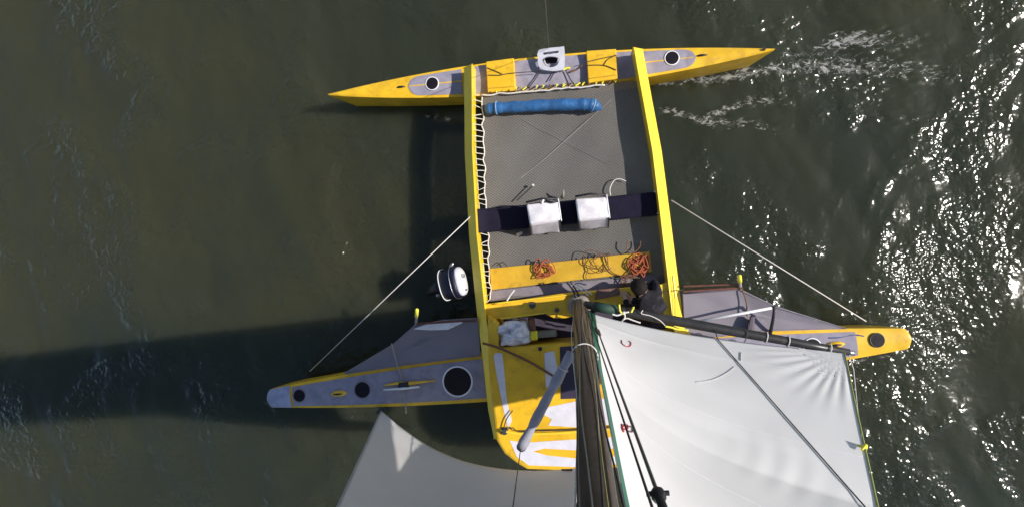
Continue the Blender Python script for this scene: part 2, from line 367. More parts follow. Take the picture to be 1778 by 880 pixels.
# small deck gear on the left foredeck: rudder tie lever and strap
c = P(703, 668, 1.05)
build('tiller_lever', MB().tube([P(666, 676, 1.02), P(700, 674, 1.06), P(728, 671, 1.04)], [.012, .02, .012], 8), PLA, mh, smooth=True)
build('tiller_block', MB().hexa([P(690, 676, ZM+.02), P(712, 674, ZM+.02), P(711, 661, ZM+.02), P(690, 663, ZM+.02)], [P(692, 675, 1.06), P(710, 673, 1.06), P(709, 662, 1.06), P(692, 664, 1.06)]), BLK, mh, bevel=.008)
build('yellow_bracket', MB().tube([P(668, 668, 1.02), P(690, 665, 1.03), P(712, 665, 1.03), P(727, 663, 1.03), P(756, 660, 1.01)], [.01, .022, .03, .02, .01], 8), YEL, mh, smooth=True)
build('tie_strap', MB().tube(PX([(680, 596, 1.12), (689, 632, 1.04), (696, 652, 1.02), (700, 680, 1.02), (704, 704, 1.0), (705, 716, .7)], 1), .011, 6), mat('pale_strap', (.30, .27, .24), .8), mh, smooth=True)
build('deck_line', MB().tube(PX([(1438, 586), (1460, 585), (1482, 581), (1500, 583)], ZM+.05), .014, 6), mat('navy_rope', (.03, .05, .16), .7), mh, smooth=True)
build('deck_line', MB().tube(PX([(560, 683), (610, 680)], ZM+.04), .006, 6), WHR, mh, smooth=True)
# ---- outrigger hull (ama)
ZA = .64
A, B_ = P(572, 166, ZA), P(1343, 88, ZA); A.z = B_.z = ZA
def aprof(u):
    a = min(1, abs(u)); return .012+.252*max(0, 1-a**2.0)**1.0+.012*(1-a)
AH = Hull(A, B_, aprof, lambda u: ZA+.03*u*u, [(.97, 1.0), (.55, .92), (.3, .7), (.12, .35)], .085)
ah = build('outrigger_hull', AH.body(80), YEL, proa, smooth=True)
q = ah.modifiers.new('e', 'EDGE_SPLIT'); q.split_angle = R(35)
def rounded_panel(h, u0, u1, r0, r1, v, dz, parent, m):
    mb = MB(); top = []; bot = []
    nn_ = 26
    for i in range(nn_+1):
        uu = lerp(u0, u1, i/nn_); f = 1.
        if r0 and uu-u0 < r0: f = math.sqrt(max(0, 1-(1-(uu-u0)/r0)**2))
        if r1 and u1-uu < r1: f = min(f, math.sqrt(max(0, 1-(1-(u1-uu)/r1)**2)))
        f = max(f, .05)
        top.append((uu, v*f))
    vs = []; K = 7
    for uu, vv in top:
        for j in range(K): vs.append(h.pt(uu, lerp(-vv, vv, j/(K-1)), dz))
    mb.add(vs, [(i*K+j, (i+1)*K+j, (i+1)*K+j+1, i*K+j+1) for i in range(nn_) for j in range(K-1)])
    return build('deck_panel', mb, m, parent)
ua = lambda px, py: AH.uv(px, py, ZA)[0]
rounded_panel(AH, ua(710, 152), ua(803, 142), .05, 0, .82, .006, ah, DECK)
rounded_panel(AH, ua(815, 140), ua(1105, 112), 0, 0, .86, .006, ah, DECK)
rounded_panel(AH, ua(1116, 108), ua(1207, 98), 0, .05, .82, .006, ah, DECK)
hatch(AH, 751, 146.5, .098, ah); hatch(AH, 1166, 102.5, .1, ah); hatch(AH, 957, 104, .1, ah)
eye_cleat(AH, 697, 152.5, .07, ah); eye_cleat(AH, 1218, 98, .08, ah)
build('stem_pin', MB().disc(AH.pt(.955, .2), .022, .03, 12), BLK, ah)
build('centre_stripe', AH.panel(ua(712, 152), ua(803, 142), -.04, .04, .0085, 10, 2), YEL, ah)
build('centre_stripe', AH.panel(ua(1116, 108), ua(1203, 98), -.04, .04, .0085, 10, 2), YEL, ah)
# raised yellow locker boxes on the ama
for (x0, x1, yc) in ((847, 895, 131), (1019, 1070, 113)):
    mb = MB(); u0, u1 = ua(x0, yc+2), ua(x1, yc-2); pts = []
    lo = [AH.pt(u0, -.97, .0), AH.pt(u1, -.97, .0), AH.pt(u1, .9, .0), AH.pt(u0, .9, .0)]
    hi = [p+Vector((0, 0, .125)) for p in lo]
    lk = build('locker', mb.hexa(lo, hi), YEL, ah, bevel=.012)
    mid = [lerp(lo[0], lo[3], .13)+Vector((.02, 0, .128)), lerp(lo[1], lo[2], .13)+Vector((-.02, 0, .128))]
    build('locker_seam', MB().tube(mid, .007, 6), OCH, ah)
    zt = lo[0].z+.14; f = lambda px, py: P(px, py, zt)
    if x0 < 900:
        for ln in ([(846, 118), (872, 130), (847, 131)], [(872, 130), (890, 127.5), (940, 124)]): build('elastic_cord', MB().tube(PX(ln, zt), .006, 5), DKR, ah)
    else:
        for ln in ([(1012, 110), (1040, 103), (1070, 97)], [(1016, 114), (1048, 114), (1070, 122)], [(1048, 114), (1055, 104), (1068, 97)]): build('elastic_cord', MB().tube(PX(ln, zt), .006, 5), DKR, ah)
# stay lines and wire on the outrigger deck
for ln, m in (([(938, 124), (928, 140), (917, 154)], DKR), ([(982, 123), (989, 136), (996, 147)], DKR), ([(998, 121), (990, 126), (1003, 121), (1012, 113)], BRR), ([(968, 118), (960, 130), (954, 141)], NAVY)):
    build('deck_cord', MB().tube(PX(ln, ZA+.07), .0085, 5), m, ah, smooth=True)
build('cord_knot', MB().tube(PX([(977, 122), (984, 119), (990, 119)], ZA+.08), [.02]*16+[.015], 6), YER, ah, smooth=True)
# white plastic step plate with a hand slot and a round cut-out
pp = [(933, 95), (939, 87), (974, 82.5), (980, 85), (980, 118), (974, 123), (955, 124), (937, 118)]
def plate():
    mb = MB(); z0 = ZA+.13
    outer = PX(pp+[pp[0]], z0, 4)[:-1]; 
    bm = bmesh.new(); ov = [bm.verts.new(p) for p in outer]; oe = [bm.edges.new((ov[i], ov[(i+1) % len(ov)])) for i in range(len(ov))]
    holes = [[P(943, 92.5, z0), P(970, 89, z0), P(970, 93, z0), P(944, 96.5, z0)],
             [P(956.5+15*math.cos(a), 105+13*math.sin(a)*(1.0 if math.sin(a) > 0 else .45), z0) for a in [i*2*math.pi/24 for i in range(24)]]]
    for h in holes:
        hv = [bm.verts.new(p) for p in h]; oe += [bm.edges.new((hv[i], hv[(i+1) % len(hv)])) for i in range(len(hv))]
    bmesh.ops.triangle_fill(bm, use_beauty=True, use_dissolve=False, edges=oe)
    bm.verts.index_update(); mb.add([v.co for v in bm.verts], [tuple(v.index for v in f.verts) for f in bm.faces]); bm.free(); return mb
sp = build('boarding_plate', plate(), mat('grey_white_plastic', (.52, .51, .55), .45, .1, 9), proa, solid=.03)
for x, y in ((940, 116), (974, 118)): build('plate_post', MB().tube([P(x, y, ZA), P(x, y, ZA+.12)], .015, 8), PLA, sp)
# ---- crossbeams: outward-sloping top, deep inner face
def beam(path, side, m):
    mb = MB(); vs = []; N = len(path)
    for (x, y, z, w) in path:
        c = P(x, y, z)
        tin = c+Vector((-side*w*.5, 0, 0)); tout = c+Vector((side*w*.5, 0, -w*.80))
        vs += [tin, tout, Vector((tout.x-side*.02, tout.y, z-.34)), Vector((tin.x, tin.y, z-.34))]
    fs = [(i*4+j, i*4+(j+1) % 4, (i+1)*4+(j+1) % 4, (i+1)*4+j) for i in range(N-1) for j in range(4)]+[(0, 1, 2, 3), tuple(4*(N-1)+k for k in (3, 2, 1, 0))]
    return mb.add(vs, fs)
def dens(path, k=6):
    out = []
    for a, b in zip(path[:-1], path[1:]):
        for j in range(k): out.append(tuple(lerp(p, q, j/k) for p, q in zip(a, b)))
    return out+[path[-1]]
lb = build('crossbeam', beam(dens([(811, 113, .98, .15), (812, 260, 1.05, .145), (820, 410, 1.12, .145), (835, 552, 1.18, .155), (848, 640, 1.22, .20), (856, 715, 1.22, .20), (865, 765, 1.20, .17)]), -1, LEM), LEM, proa, bevel=.012, label='crossbeam at the outboard motor with laced net edge')
rb = build('crossbeam', beam(dens([(1109, 82, .98, .15), (1142, 260, 1.05, .155), (1156, 370, 1.10, .16), (1179, 557, 1.18, .17), (1196, 650, 1.22, .18)]), 1, LEM), LEM, proa, bevel=.012, label='crossbeam with a rounded knee at its hull end')
for x, y in ((1140, 334), (1146, 372)):
    build('lashing', MB().tube(PX([(x-5, y-2), (x, y), (x+6, y+1)], .93), [.012]*17, 6), WHR, rb, smooth=True)
# knee at the inner corner of the right-hand beam
k1 = [(1168, 478), (1160, 489), (1150, 493), (1124, 496.5), (1126, 505), (1140, 508), (1150, 519), (1154, 556), (1180, 558), (1170, 478)]
build('beam_knee', MB().prism([P(x, y, 1.085) for x, y in reversed(k1)], .12), LEM, rb, bevel=.01)
# ---- trampoline
ZT = .80
TL = [P(836, 166, ZT-.08), P(1108, 141, ZT-.08), P(1157, 492, ZT+.06), P(851, 523, ZT+.06)]
def tr(i, j):
    a = lerp(TL[0], TL[1], i); b = lerp(TL[3], TL[2], i); p = lerp(a, b, j)
    sag = .09*math.sin(math.pi*min(1, max(0, i)))*math.sin(math.pi*j)**.6
    scal = .012*math.sin(j*75)*(1-i)**14
    return p+Vector((scal, 0, -sag+.004*math.sin(i*23+j*17)))
trm = build('trampoline', MB().grid(tr, 50, 60), TRAMP, proa, smooth=True)
# lacing: one white rope running to and fro between the net and the beam
mb = MB(); pts = []; ed = []
nl = 36
for k in range(nl):
    j = k/(nl-1)*.985+.008
    e = tr(0, j)+Vector((0, 0, .012)); y = e.y
    i0 = P(lerp(818, 843, j), lerp(165, 521, j), .86)
    sl_ = .0 if 4 < k < 15 else rng.uniform(-.05, .05)
    pe = e+Vector((rng.uniform(-.012, .02), rng.uniform(-.015, .015), 0))
    pi_ = Vector((i0.x+.015, e.y+sl_, .86+.1*j))
    pts += [pi_, pe] if k % 2 == 0 else [pe, pi_]
    ed.append(pe)
mb.tube(pts, .0068, 5); 
for k in range(0, nl, 2): pass
mb.tube(spline(ed, 3), .0105, 5)
build('lacing', mb, WHR, trm, smooth=True)
# outer edge of the net tied to the outrigger
ed = [P(x, y, ZT-.02) for x, y in ((835, 166), (880, 162), (940, 158), (985, 153), (1015, 151), (1050, 147))]
build('edge_rope', MB().tube(spline([p+Vector((0, rng.uniform(-.012, .012), 0)) for p in spline(ed, 4)], 2), .014, 5), WHR, trm, smooth=True)
mb = []
for k in range(20):
    x = 850+k*11.5; y = 160.5-k*.93
    build('lashing', MB().tube([P(x+rng.uniform(-5, 5), y-5, ZA+.05), P(x, y+1, ZT-.0), P(x+4+rng.uniform(-4, 4), y-4, ZA+.04)], .010, 5), YER if k % 3 else BRR, trm)
for ln in ([(868, 336), (950, 270), (1025, 203), (1062, 170)], [(905, 205), (975, 240), (1060, 285), (1085, 298)]):
    q = [P(x, y, ZT) for x, y in ln]; q = spline(q, 8); 
    for p in q: p.z = ZT-.082
    build('net_seam', MB().tube(q, .0035 if ln[0][0] < 900 else .002, 5), mat('pale_cord', (.36, .32, .30), .8) if ln[0][0] < 900 else NETG, trm)
build('loose_loop', MB().tube(PX([(1060, 340), (1059, 328), (1066, 314), (1076, 311), (1087, 315)], ZT), .008, 6), WHR, trm, smooth=True)
build('batten', MB().tube([P(897, 349, ZT+.02), P(926, 322, ZT+.02)], .009, 6), DKR, trm)
build('batten_tip', MB().disc(P(926, 322, ZT+.01), .018, .03, 10), WHR, trm)
build('net_tie', MB().tube([P(976, 343, ZT), P(978, 337, ZT+.08), P(979, 330, ZT+.12)], [.03, .018, .006], 6), mat('pale_strap', (.3, .27, .24)), trm, smooth=True)
build('net_tie', MB().tube([P(898, 408, ZT-.03), P(906, 404, ZT+.02)], [.03, .02], 6), WHR, trm, smooth=True)
# navy canvas strip
def strip(i, j):
    a = P(lerp(826, 1141, i), lerp(364, 333, i), .91); b = P(lerp(829, 1147, i), lerp(405, 374, i), .91)
    p = lerp(a, b, j); s = math.sin(math.pi*i)**.5
    e = max(0, 1-i/.045)  # left end lifted onto the beam's inner face, standing in for the strip's shadow
    return p+Vector((-.03*e, 0, -.03*s+.10*e+.004*math.sin(i*40)*math.sin(j*9)))
build('canvas_strip', MB().grid(strip, 40, 8), NAVY, proa, smooth=True, solid=.02)
# yellow seat plank laid over the net by the hull
pl = [(850, 466), (1000, 451), (1128, 436), (1132, 472), (1000, 486), (853, 503)]
build('seat_plank', MB().prism([P(x, y, .87) for x, y in reversed(pl)], .035), OCH, proa, bevel=.008)
sh = [(852, 505), (1000, 489), (1150, 476), (1154, 491), (1122, 497), (1000, 508), (853, 522)]
build('grey_edge_strip', MB().prism([P(x, y, .855) for x, y in reversed(sh)], .02), NETG, proa)
# ---- cockpit coaming
cm = [(842, 528), (905, 520), (970, 510), (1040, 503), (1122, 496), (1128, 522), (1060, 530), (1008, 540), (1000, 548), (980, 552), (962, 552), (945, 544), (900, 549), (845, 556)]
co_ = build('cockpit_coaming', MB().prism([P(x, y, 1.10) for x, y in reversed(cm)], .16), YEL, proa, bevel=.012)
build('coaming_rail', MB().tube(PX([(856, 527, 1.11), (940, 517, 1.11), (1000, 510, 1.11), (1070, 503, 1.11)], 1.1), .013, 6), LEM, co_, smooth=True)
build('coaming_rail', MB().tube(PX([(868, 553, 1.11), (905, 548.5, 1.11), (945, 543, 1.11)], 1.1), .012, 6), LEM, co_, smooth=True)
for x, y, r in ((924.5, 529, .05), (967, 538, .034)):
    c = P(x, y, 1.10); wb = build('winch_drum', MB().disc(c, r, .03, 20).disc(c+Vector((0, 0, .03)), r*.7, .05, 20).disc(c+Vector((0, 0, .08)), r*.9, .02, 20, r2=r*.7), STEEL if r > .04 else OCH, co_)
    wb.data.materials[0] = mat('dark_winch', (.05, .05, .06), .35)
build('seat_cushion', MB().hexa([P(1032, 521, 1.10), P(1078, 512, 1.10), P(1075, 498, 1.10), P(1036, 502, 1.10)], [P(1034, 519, 1.17), P(1077, 511, 1.17), P(1074, 499, 1.17), P(1037, 503, 1.17)]), mat('brown_cloth', (.16, .085, .06), .85, .25, 9, .01, 25), co_, bevel=.02)
# cockpit well (dark, sunk) between hull deck and pod
wl = [(858, 550), (1012, 540), (1185, 535), (1195, 640), (870, 640)]
build('cockpit_sole', MB().prism([P(x, y, .55) for x, y in reversed(wl)], .04), mat('dark_sole', (.045, .035, .06), .7, .3, 5), proa)
build('cockpit_locker', MB().hexa([P(930, 585, .6), P(968, 582, .6), P(966, 570, .6), P(930, 574, .6)], [P(930, 587, 1.0), P(966, 584, 1.0), P(964, 572, 1.0), P(930, 576, 1.0)]), mat('olive_grey', (.28, .26, .20), .6), proa, bevel=.01)
# ---- lee pod
ZP = 1.22
pod = [(846, 545), (866, 560), (866, 603), (915, 600), (1000, 593), (1150, 580), (1200, 576), (1214, 700), (1205, 760), (1160, 800), (1080, 812), (1000, 818), (915, 815), (898, 805), (876, 788), (862, 765), (856, 715), (848, 640)]
pd = build('lee_pod', MB().prism([P(x, y, ZP) for x, y in reversed(pod)], .62), YEL, proa, bevel=.04)
def ppanel(pts, m, nm='white_panel', z=ZP+.004): return build(nm, MB().prism([P(x, y, z) for x, y in reversed(pts)], .003), m, pd)
ppanel([(857, 618), (861, 612), (872, 613), (875, 640), (880, 695), (889, 730), (882, 744), (872, 700), (862, 650)], WHT)
ppanel([(945, 612), (962, 609), (968, 640), (960, 668), (948, 672)], WHT)
ppanel([(938, 716), (952, 706), (1000, 696), (1060, 690), (1062, 736), (1000, 741), (952, 738), (958, 727)], WHT)
ppanel([(885, 764), (910, 768), (1000, 762), (1100, 756), (1098, 776), (1000, 781), (945, 778), (925, 783), (950, 790), (1000, 795), (1090, 790), (1080, 804), (1000, 810), (918, 807), (897, 792)], WHT)
build('pod_rail', MB().tube(PX([(868, 746), (900, 752), (950, 752), (1000, 749), (1090, 742)], ZP+.02), .02, 8), LEM, pd, smooth=True)
build('pod_line', MB().tube(PX([(876, 746), (890, 742), (900, 748), (940, 747), (1000, 745), (1090, 738)], ZP+.05), .008, 6), DKR, pd, smooth=True)
build('pod_line', MB().tube(PX([(874, 744), (880, 726), (890, 712)], ZP+.04), .008, 6), DKR, pd, smooth=True)
build('turning_block', MB().disc(P(876, 747, ZP), .055, .03, 14).disc(P(876, 747, ZP+.03), .03, .04, 12), mat('dark_winch', (.05, .05, .06), .35), pd)
build('pod_sheet', MB().tube(PX([(838, 595, 1.26), (868, 604, 1.27), (920, 628, 1.26), (962, 653, 1.26)], 1.3), .018, 6), BRR, pd, smooth=True)
build('pod_cap', MB().disc(P(938, 605, ZP), .03, .015, 12), BLK, pd)
build('companionway', MB().prism([P(x, y, ZP+.006) for x, y in reversed([(972, 602), (1040, 596), (1040, 690), (974, 692)])], .005), mat('opening_shade', (.03, .02, .045), .6), pd)  # flat panel on the solid pod, its dark colour painted as shade inside an opening
# ---- side nets beside the hull
def poly_net(nm, pts, label):
    c = sum((P(*p) for p in pts), Vector())/len(pts); ring = [P(*p) for p in pts]; mb = MB(); M = len(ring)
    vs = [c]; Kr = 6
    for r in range(1, Kr+1):
        for a in range(M):
            for s in range(5):
                p = lerp(c, lerp(ring[a], ring[(a+1) % M], s/5), r/Kr); p = p.copy(); p.z += -.04*(1-(r/Kr)**2)+.006*math.sin(p.x*13+p.y*9); vs.append(p)
    m = M*5; fs = [(0, 1+(j+1) % m, 1+j) for j in range(m)]
    fs += [(1+r*m+j, 1+r*m+(j+1) % m, 1+(r+1)*m+(j+1) % m, 1+(r+1)*m+j) for r in range(Kr-1) for j in range(m)]
    ob = build(nm, mb.add(vs, fs), SNET, proa, smooth=True, label=label)
    build('net_hem', MB().tube(ring+[ring[0]], .012, 6), NETG, ob, smooth=True); return ob
n1 = poly_net('side_net', [(598, 648, 1.0), (684, 597, 1.05), (720, 565, 1.12), (770, 556, 1.12), (829, 552, 1.1), (834, 616, 1.0), (700, 633, 1.0)], 'dim grey side net over the hull beside the motor')
n2 = poly_net('side_net', [(1186, 509, 1.12), (1284, 502, 1.12), (1346, 532, 1.08), (1470, 570, 1.0), (1340, 573, 1.0), (1190, 590, 1.0)], 'pale grey side net beside the boom')
build('net_tube', MB().tube([P(1187, 497, 1.1), P(1285, 493, 1.16)], .014, 6), REDB, n2)
build('net_tube', MB().tube([P(1187, 506, 1.1), P(1285, 499.5, 1.14)], .018, 6), REDB, n2)
build('net_tube', MB().tube([P(722, 562, 1.14), P(780, 558, 1.14), P(827, 556, 1.12)], .016, 6), REDB, n1)
build('lit_net_edge', MB().prism([P(x, y, 1.14) for x, y in reversed([(716, 571), (740, 562), (800, 556), (803, 560), (778, 572), (745, 573)])], .03), BAGW, n1, bevel=.01)  # white flap added to show the net's sunlit top edge
build('net_cord', MB().tube(PX([(1285, 490, 1.2), (1290, 505, 1.16), (1296, 525, 1.12), (1297, 548, 1.1)], 1), .009, 5), BRR, n2, smooth=True)
for (x, y, x2, y2) in ((724, 536, 722, 566), (1284, 478, 1286, 504)):
    b0 = P(x2, y2, 1.08); t0 = P(x, y, 1.40)
    st = build('stanchion', MB().tube([b0, lerp(b0, t0, .62)], .02, 8), mat('pale_strap', (.3, .27, .24)), proa, smooth=True)
    build('stanchion_cap', MB().tube([lerp(b0, t0, .60), lerp(b0, t0, .95), t0], [.028, .028, .015], 10), YER, st, smooth=True)
dp = build('net_post', MB().tube([P(1345, 532, 1.32), P(1342, 555, 1.15), P(1337, 580, 1.0)], [.018, .022, .026], 8), BLK, proa, smooth=True)
build('clutch_block', MB().hexa([P(1295, 578, 1.0), P(1310, 577, 1.0), P(1308, 556, 1.0), P(1298, 557, 1.0)], [P(1297, 576, 1.14), P(1308, 575, 1.14), P(1311, 548, 1.14), P(1303, 549, 1.14)]), mat('purple_grey', (.075, .055, .075), .6), proa, bevel=.015)
# ---- rig
MB0 = P(1006, 527, .95); MTOP = P(1040, 880, HC-2.2)
md = (MTOP-MB0)/(MTOP.z-MB0.z)
def mastp(z): return MB0+md*(z-MB0.z)
ZTOP = 13.3
zs = [.75, 1.2, 2, 3, 4, 5, 6, 7, 8, 9, 10, 11, 12, ZTOP]
mast = build('mast', MB().tube([mastp(z) for z in zs], [.105-.0040*z for z in zs], 20), MASTM, proa, smooth=True)
build('mast_step', MB().tube([mastp(.7), mastp(1.16), mastp(1.2)], [.17, .17, .12], 20), mat('grey_collar', (.20, .17, .15), .6, .25), mast, smooth=True)
build('mast_hoop', MB().ring(P(1022, 642, HC-5.0)*0+mastp(HC-4.8), 0.112, .006, nrm=md), WHR, mast, smooth=True)
def hal(ox, oy, m, r, z0=1.15, z1=ZTOP, sag=.02, k=10, ph=0.):
    pts = []
    for i in range(k+1):
        z = lerp(z0, z1, i/k); p = mastp(z)+Vector((ox+sag*math.sin(i*1.7+ph), oy, 0)); pts.append(p)
    return build('halyard', MB().tube(spline(pts, 3), r, 6), m, mast, smooth=True)
STRAP = mat('pale_strap', (.30, .27, .24), .8)
for ox, oy, m, r in ((-.088, .05, WHR, .0045), (-.055, .085, DKR, .006), (-.03, .098, STRAP, .004), (.012, .10, DKR, .006), (.05, .085, mat('olive_cord', (.25, .22, .08), .8), .0035), (.03, .10, STRAP, .003), (.078, .065, DKR, .005)):
    hal(ox, oy, m, r, ph=ox*60)
# halyard tails and gear round the mast foot
for ln, m, r in (([(984, 489), (993, 500), (1001, 516)], BLK, .016), ([(990, 488), (999, 501), (1006, 514)], DKR, .012), ([(1002, 494), (1014, 501), (1028, 511)], WHR, .007), ([(1000, 498), (1012, 505), (1022, 513)], WHR, .007),
                 ([(990, 496), (1004, 491), (1018, 494)], GREYP, .012), ([(880, 522), (886, 512), (893, 503)], WHR, .012)):
    build('halyard_tail', MB().tube(PX(ln, 1.2), r, 6), m, mast, smooth=True)
build('mast_block', MB().disc(P(1030, 528, 1.35), .03, .05, 12), mat('green_block', (.05, .16, .06), .5), mast)
# boom
BA, BB = P(1014, 528, 1.72), P(1474, 611, 1.78)
bd = (BB-BA)
bo = build('boom', MB().tube([lerp(BA, BB, t_) for t_ in (0, .1, .3, .6, .85, 1)], [.05, .062, .066, .062, .052, .042], 14), BOOMM, proa, smooth=True)
build('boom_sleeve', MB().tube([lerp(BA, BB, .04), lerp(BA, BB, .13)], .067, 14), mat('green_cloth', (.012, .045, .03), .7), bo, smooth=True)
build('boom_end', MB().tube([lerp(BA, BB, .985), lerp(BA, BB, 1.02)], .03, 10), STEEL, bo, smooth=True)
for ln, m, r in (([(1075, 528), (1077, 540), (1084, 545)], YER, .012), ([(1096, 542), (1100, 533), (1099, 537)], YER, .012), ([(1063, 545), (1072, 547), (1082, 543), (1092, 541)], WHR, .012), ([(1080, 556), (1088, 552), (1100, 556), (1112, 560)], WHR, .010), ([(1083, 540), (1085, 550), (1079, 558)], WHR, .01), ([(1116, 538), (1114, 544), (1130, 548), (1146, 556), (1156, 566)], WHR, .006), ([(1155, 566), (1166, 568), (1175, 571), (1195, 573)], YER, .014), ([(1300, 560), (1296, 585), (1290, 598)], DKR, .006)):
    build('reef_tie', MB().tube(PX(ln, 1.83), r, 6), m, bo, smooth=True)
for t_ in (.70, .78, .93): build('boom_strap', MB().ring(lerp(BA, BB, t_), .066, .007, 20, nrm=bd), WHR, bo, smooth=True)
# mainsail
HEAD = mastp(11.4)+Vector((.12, -.05, 0))
L0 = P(1021, 541, 1.86); Lm = P(1090, 880, HC-2.25)
E0 = P(1466, 613, 1.86); E1 = P(1523, 884, HC-4.7)
def sail(s, t_):
    # luff
    z = lerp(1.86, 11.4, t_)
    l = mastp(z)+Vector((.10, -.02, 0)); l = l+(L0-(mastp(1.86)+Vector((.10, -.02, 0))))*max(0, 1-t_*2)
    tt = (z-1.86)/(E1.z-1.86)
    if tt <= 1: e = lerp(E0, E1, tt)
    else:
        q = (tt-1)/((11.4-1.86)/(E1.z-1.86)-1); e = lerp(E1, HEAD+Vector((1.1, -1.0, -.5)), q)
    p = lerp(l, e, s); ch = e-l; nrm = Vector((ch.y, -ch.x, 0))
    if ch.length > 0: nrm.normalize()
    cam_ = .10*ch.length*math.sin(math.pi*s**.72)*min(1, .25+t_*3.2)
    w = 0.
    ds, dt = 1-s, t_                       # creases fanning from the clew
    rr = math.hypot(ds*3.4, dt*9.0); a = math.atan2(dt*9.0, ds*3.4+1e-6)
    w += .007*math.sin(a*34+2*math.sin(a*5))*math.exp(-((rr-.65)/.45)**2)*(1-math.exp(-rr*6))
    w += .010*math.exp(-((t_-.052-.012*s)/.006)**2)*math.exp(-s*2.2)             # reef fold near the foot
    w += .0025*math.sin(s*70+6*math.sin(t_*20))*math.exp(-((t_-.27)/.05)**2)*math.exp(-((s-.72)/.16)**2)
    w += .003*math.sin((s*3+t_*9)*4)*math.sin(s*7)
    return p+nrm*(cam_)-nrm*w
ms = build('mainsail', MB().grid(sail, 150, 220), SAILW, proa, smooth=True, solid=.004)
def on_sail(s, t_, off=.008):
    a = sail(s, t_); du = sail(s+.004, t_)-a; dv = sail(s, t_+.004)-a; nn_ = du.cross(dv).normalized()
    if nn_.y < 0: nn_ = -nn_
    return a+nn_*off
def find_sail(px, py):               # nearest sail parameters to a picture point (to set marks)
    best = None
    for i in range(0, 101):
        for j in range(0, 90):
            p = sail(i/100, j/120); q = RM.transposed() @ (p-Vector((0, 0, HC)))
            if q.z > -.3: continue
            x = W/2-F*q.x/q.z; y = H/2+F*q.y/q.z; d = (x-px)**2+(y-py)**2
            if best is None or d < best[0]: best = (d, i/100, j/120)
    def err(a, b):
        q = RM.transposed() @ (sail(a, b)-Vector((0, 0, HC)))
        return (W/2-F*q.x/q.z-px)**2+(H/2+F*q.y/q.z-py)**2 if q.z < -.2 else 1e9
    a, b, st = best[1], best[2], .006; e = err(a, b)
    while st > 2e-5:
        mv = min(((err(a+i*st, b+j*st), a+i*st, b+j*st) for i in (-1, 0, 1) for j in (-1, 0, 1)))
        if mv[0] < e-1e-9: e, a, b = mv
        else: st *= .5
    return a, b
def mark(nm, pts, m, r=.006, seg=4):
    st = spline([Vector((*find_sail(*p), 0)) for p in pts], seg)
    return build(nm, MB().tube([on_sail(p.x, p.y) for p in st], r, 5), m, ms, smooth=True)
mb = MB(); 
def lt(i, j): return on_sail(.002+.028*i, j, .006)
build('luff_tape', mb.grid(lt, 3, 120), GRN, ms, smooth=True)
mb = MB(); build('leech_cord', MB().tube([on_sail(.995, j/60, .004)+Vector((.02, 0, 0)) for j in range(61)], .007, 5), mat('leech_green', (.34, .38, .13), .8), ms, smooth=True)
mark('foot_mark', [(1079, 591), (1080, 597), (1087, 602), (1094, 601), (1095, 595), (1090, 592)], RED, .0055)
mark('reef_mark', [(1078, 737), (1081, 750), (1079, 742), (1087, 738), (1088, 745), (1082, 746)], RED, .0055)
mark('reef_mark', [(1089, 741), (1096, 742), (1097, 750), (1089, 749)], INK, .0055)
mark('telltale', [(1286, 612), (1286, 626)], mat('thread_and_wrinkle_grey', (.42, .40, .42), .8), .005)
mark('wrinkle_line', [(1208, 664), (1235, 660), (1258, 650), (1276, 637)], mat('thread_and_wrinkle_grey', (.42, .40, .42), .8), .0035)  # shading of a wrinkle in the cloth, drawn as a thin grey line
mark('reef_cringle', [(1034, 571), (1036, 578), (1041, 583), (1038, 574)], INK, .016)
k0 = find_sail(1506, 782); kp = on_sail(.99, k0[1], .02)
build('leech_knot', MB().tube([kp+Vector((-.03, 0, .05)), kp+Vector((.03, .02, 0)), kp+Vector((.05, -.02, -.04)), kp+Vector((-.01, .01, -.06))], [.008, .02, .02, .008], 6), YER, ms, smooth=True)
# jib
TK = P(662, 713, 1.06); JH = mastp(10.4)+Vector((-.45, -.12, 0))
foot = spline([TK, P(700, 743, 1.25), P(745, 774, 1.5), P(800, 799, 1.75), P(860, 812, 1.95), P(930, 816, 2.1), P(1012, 811, 2.2)], 10)
def jib(s, t_):
    k = s*(len(foot)-1); i = min(int(k), len(foot)-2); p = lerp(foot[i], foot[i+1], k-i)
    q = lerp(p, JH, t_); cmb = .16*math.sin(math.pi*s)*math.sin(math.pi*min(1, t_*1.15+.0))**.8*(1-t_)
    return q+Vector((-.25, -.95, -.12)).normalized()*(cmb+.006*math.sin(s*9+t_*60)*math.exp(-t_*9)+.010*math.sin(math.atan2(t_*6, s+.02)*16)*math.exp(-((s*3+t_*9)/1.2)**2))
jb = build('jib', MB().grid(jib, 50, 80), SAILW, proa, smooth=True, solid=.004)
build('luff_wire', MB().tube([jib(0, j/20) for j in range(21)], .010, 6), mat('grey_tape', (.4, .4, .42), .6), jb, smooth=True)
build('tack_shackle', MB().tube([P(655, 716, .96), P(660, 708, 1.02), P(668, 711, 1.03), P(672, 706, 1.0)], .022, 6), BLK, jb, smooth=True)
build('jib_mark', MB().tube([jib(.93, .012)+Vector((0, .02, .012)), jib(.965, .022)+Vector((0, .02, .012))], .012, 6), INK, jb)
SEAM = mat('seam_tape', (.60, .58, .60), .7, .06, 9)
def seam(nm, fn, par, r=.0028): build(nm, MB().tube([fn(i/40) for i in range(41)], r, 4), SEAM, par, smooth=True)
for a_, b_ in ((.055, .062), (.20, .215), (.345, .37)): seam('panel_seam', lambda i, a_=a_, b_=b_: on_sail(.03+.965*i, lerp(a_, b_, i), .001), ms)
for k_, (ds_, dt_) in enumerate(((.10, .045), (.17, .075))):
    build('corner_patch', MB().grid(lambda i, j: on_sail(1-ds_*i*(1-.5*j), .001+dt_*j, .0015+.001*(1-k_)), 12, 12), SEAM if k_ else SAILW, ms, smooth=True)
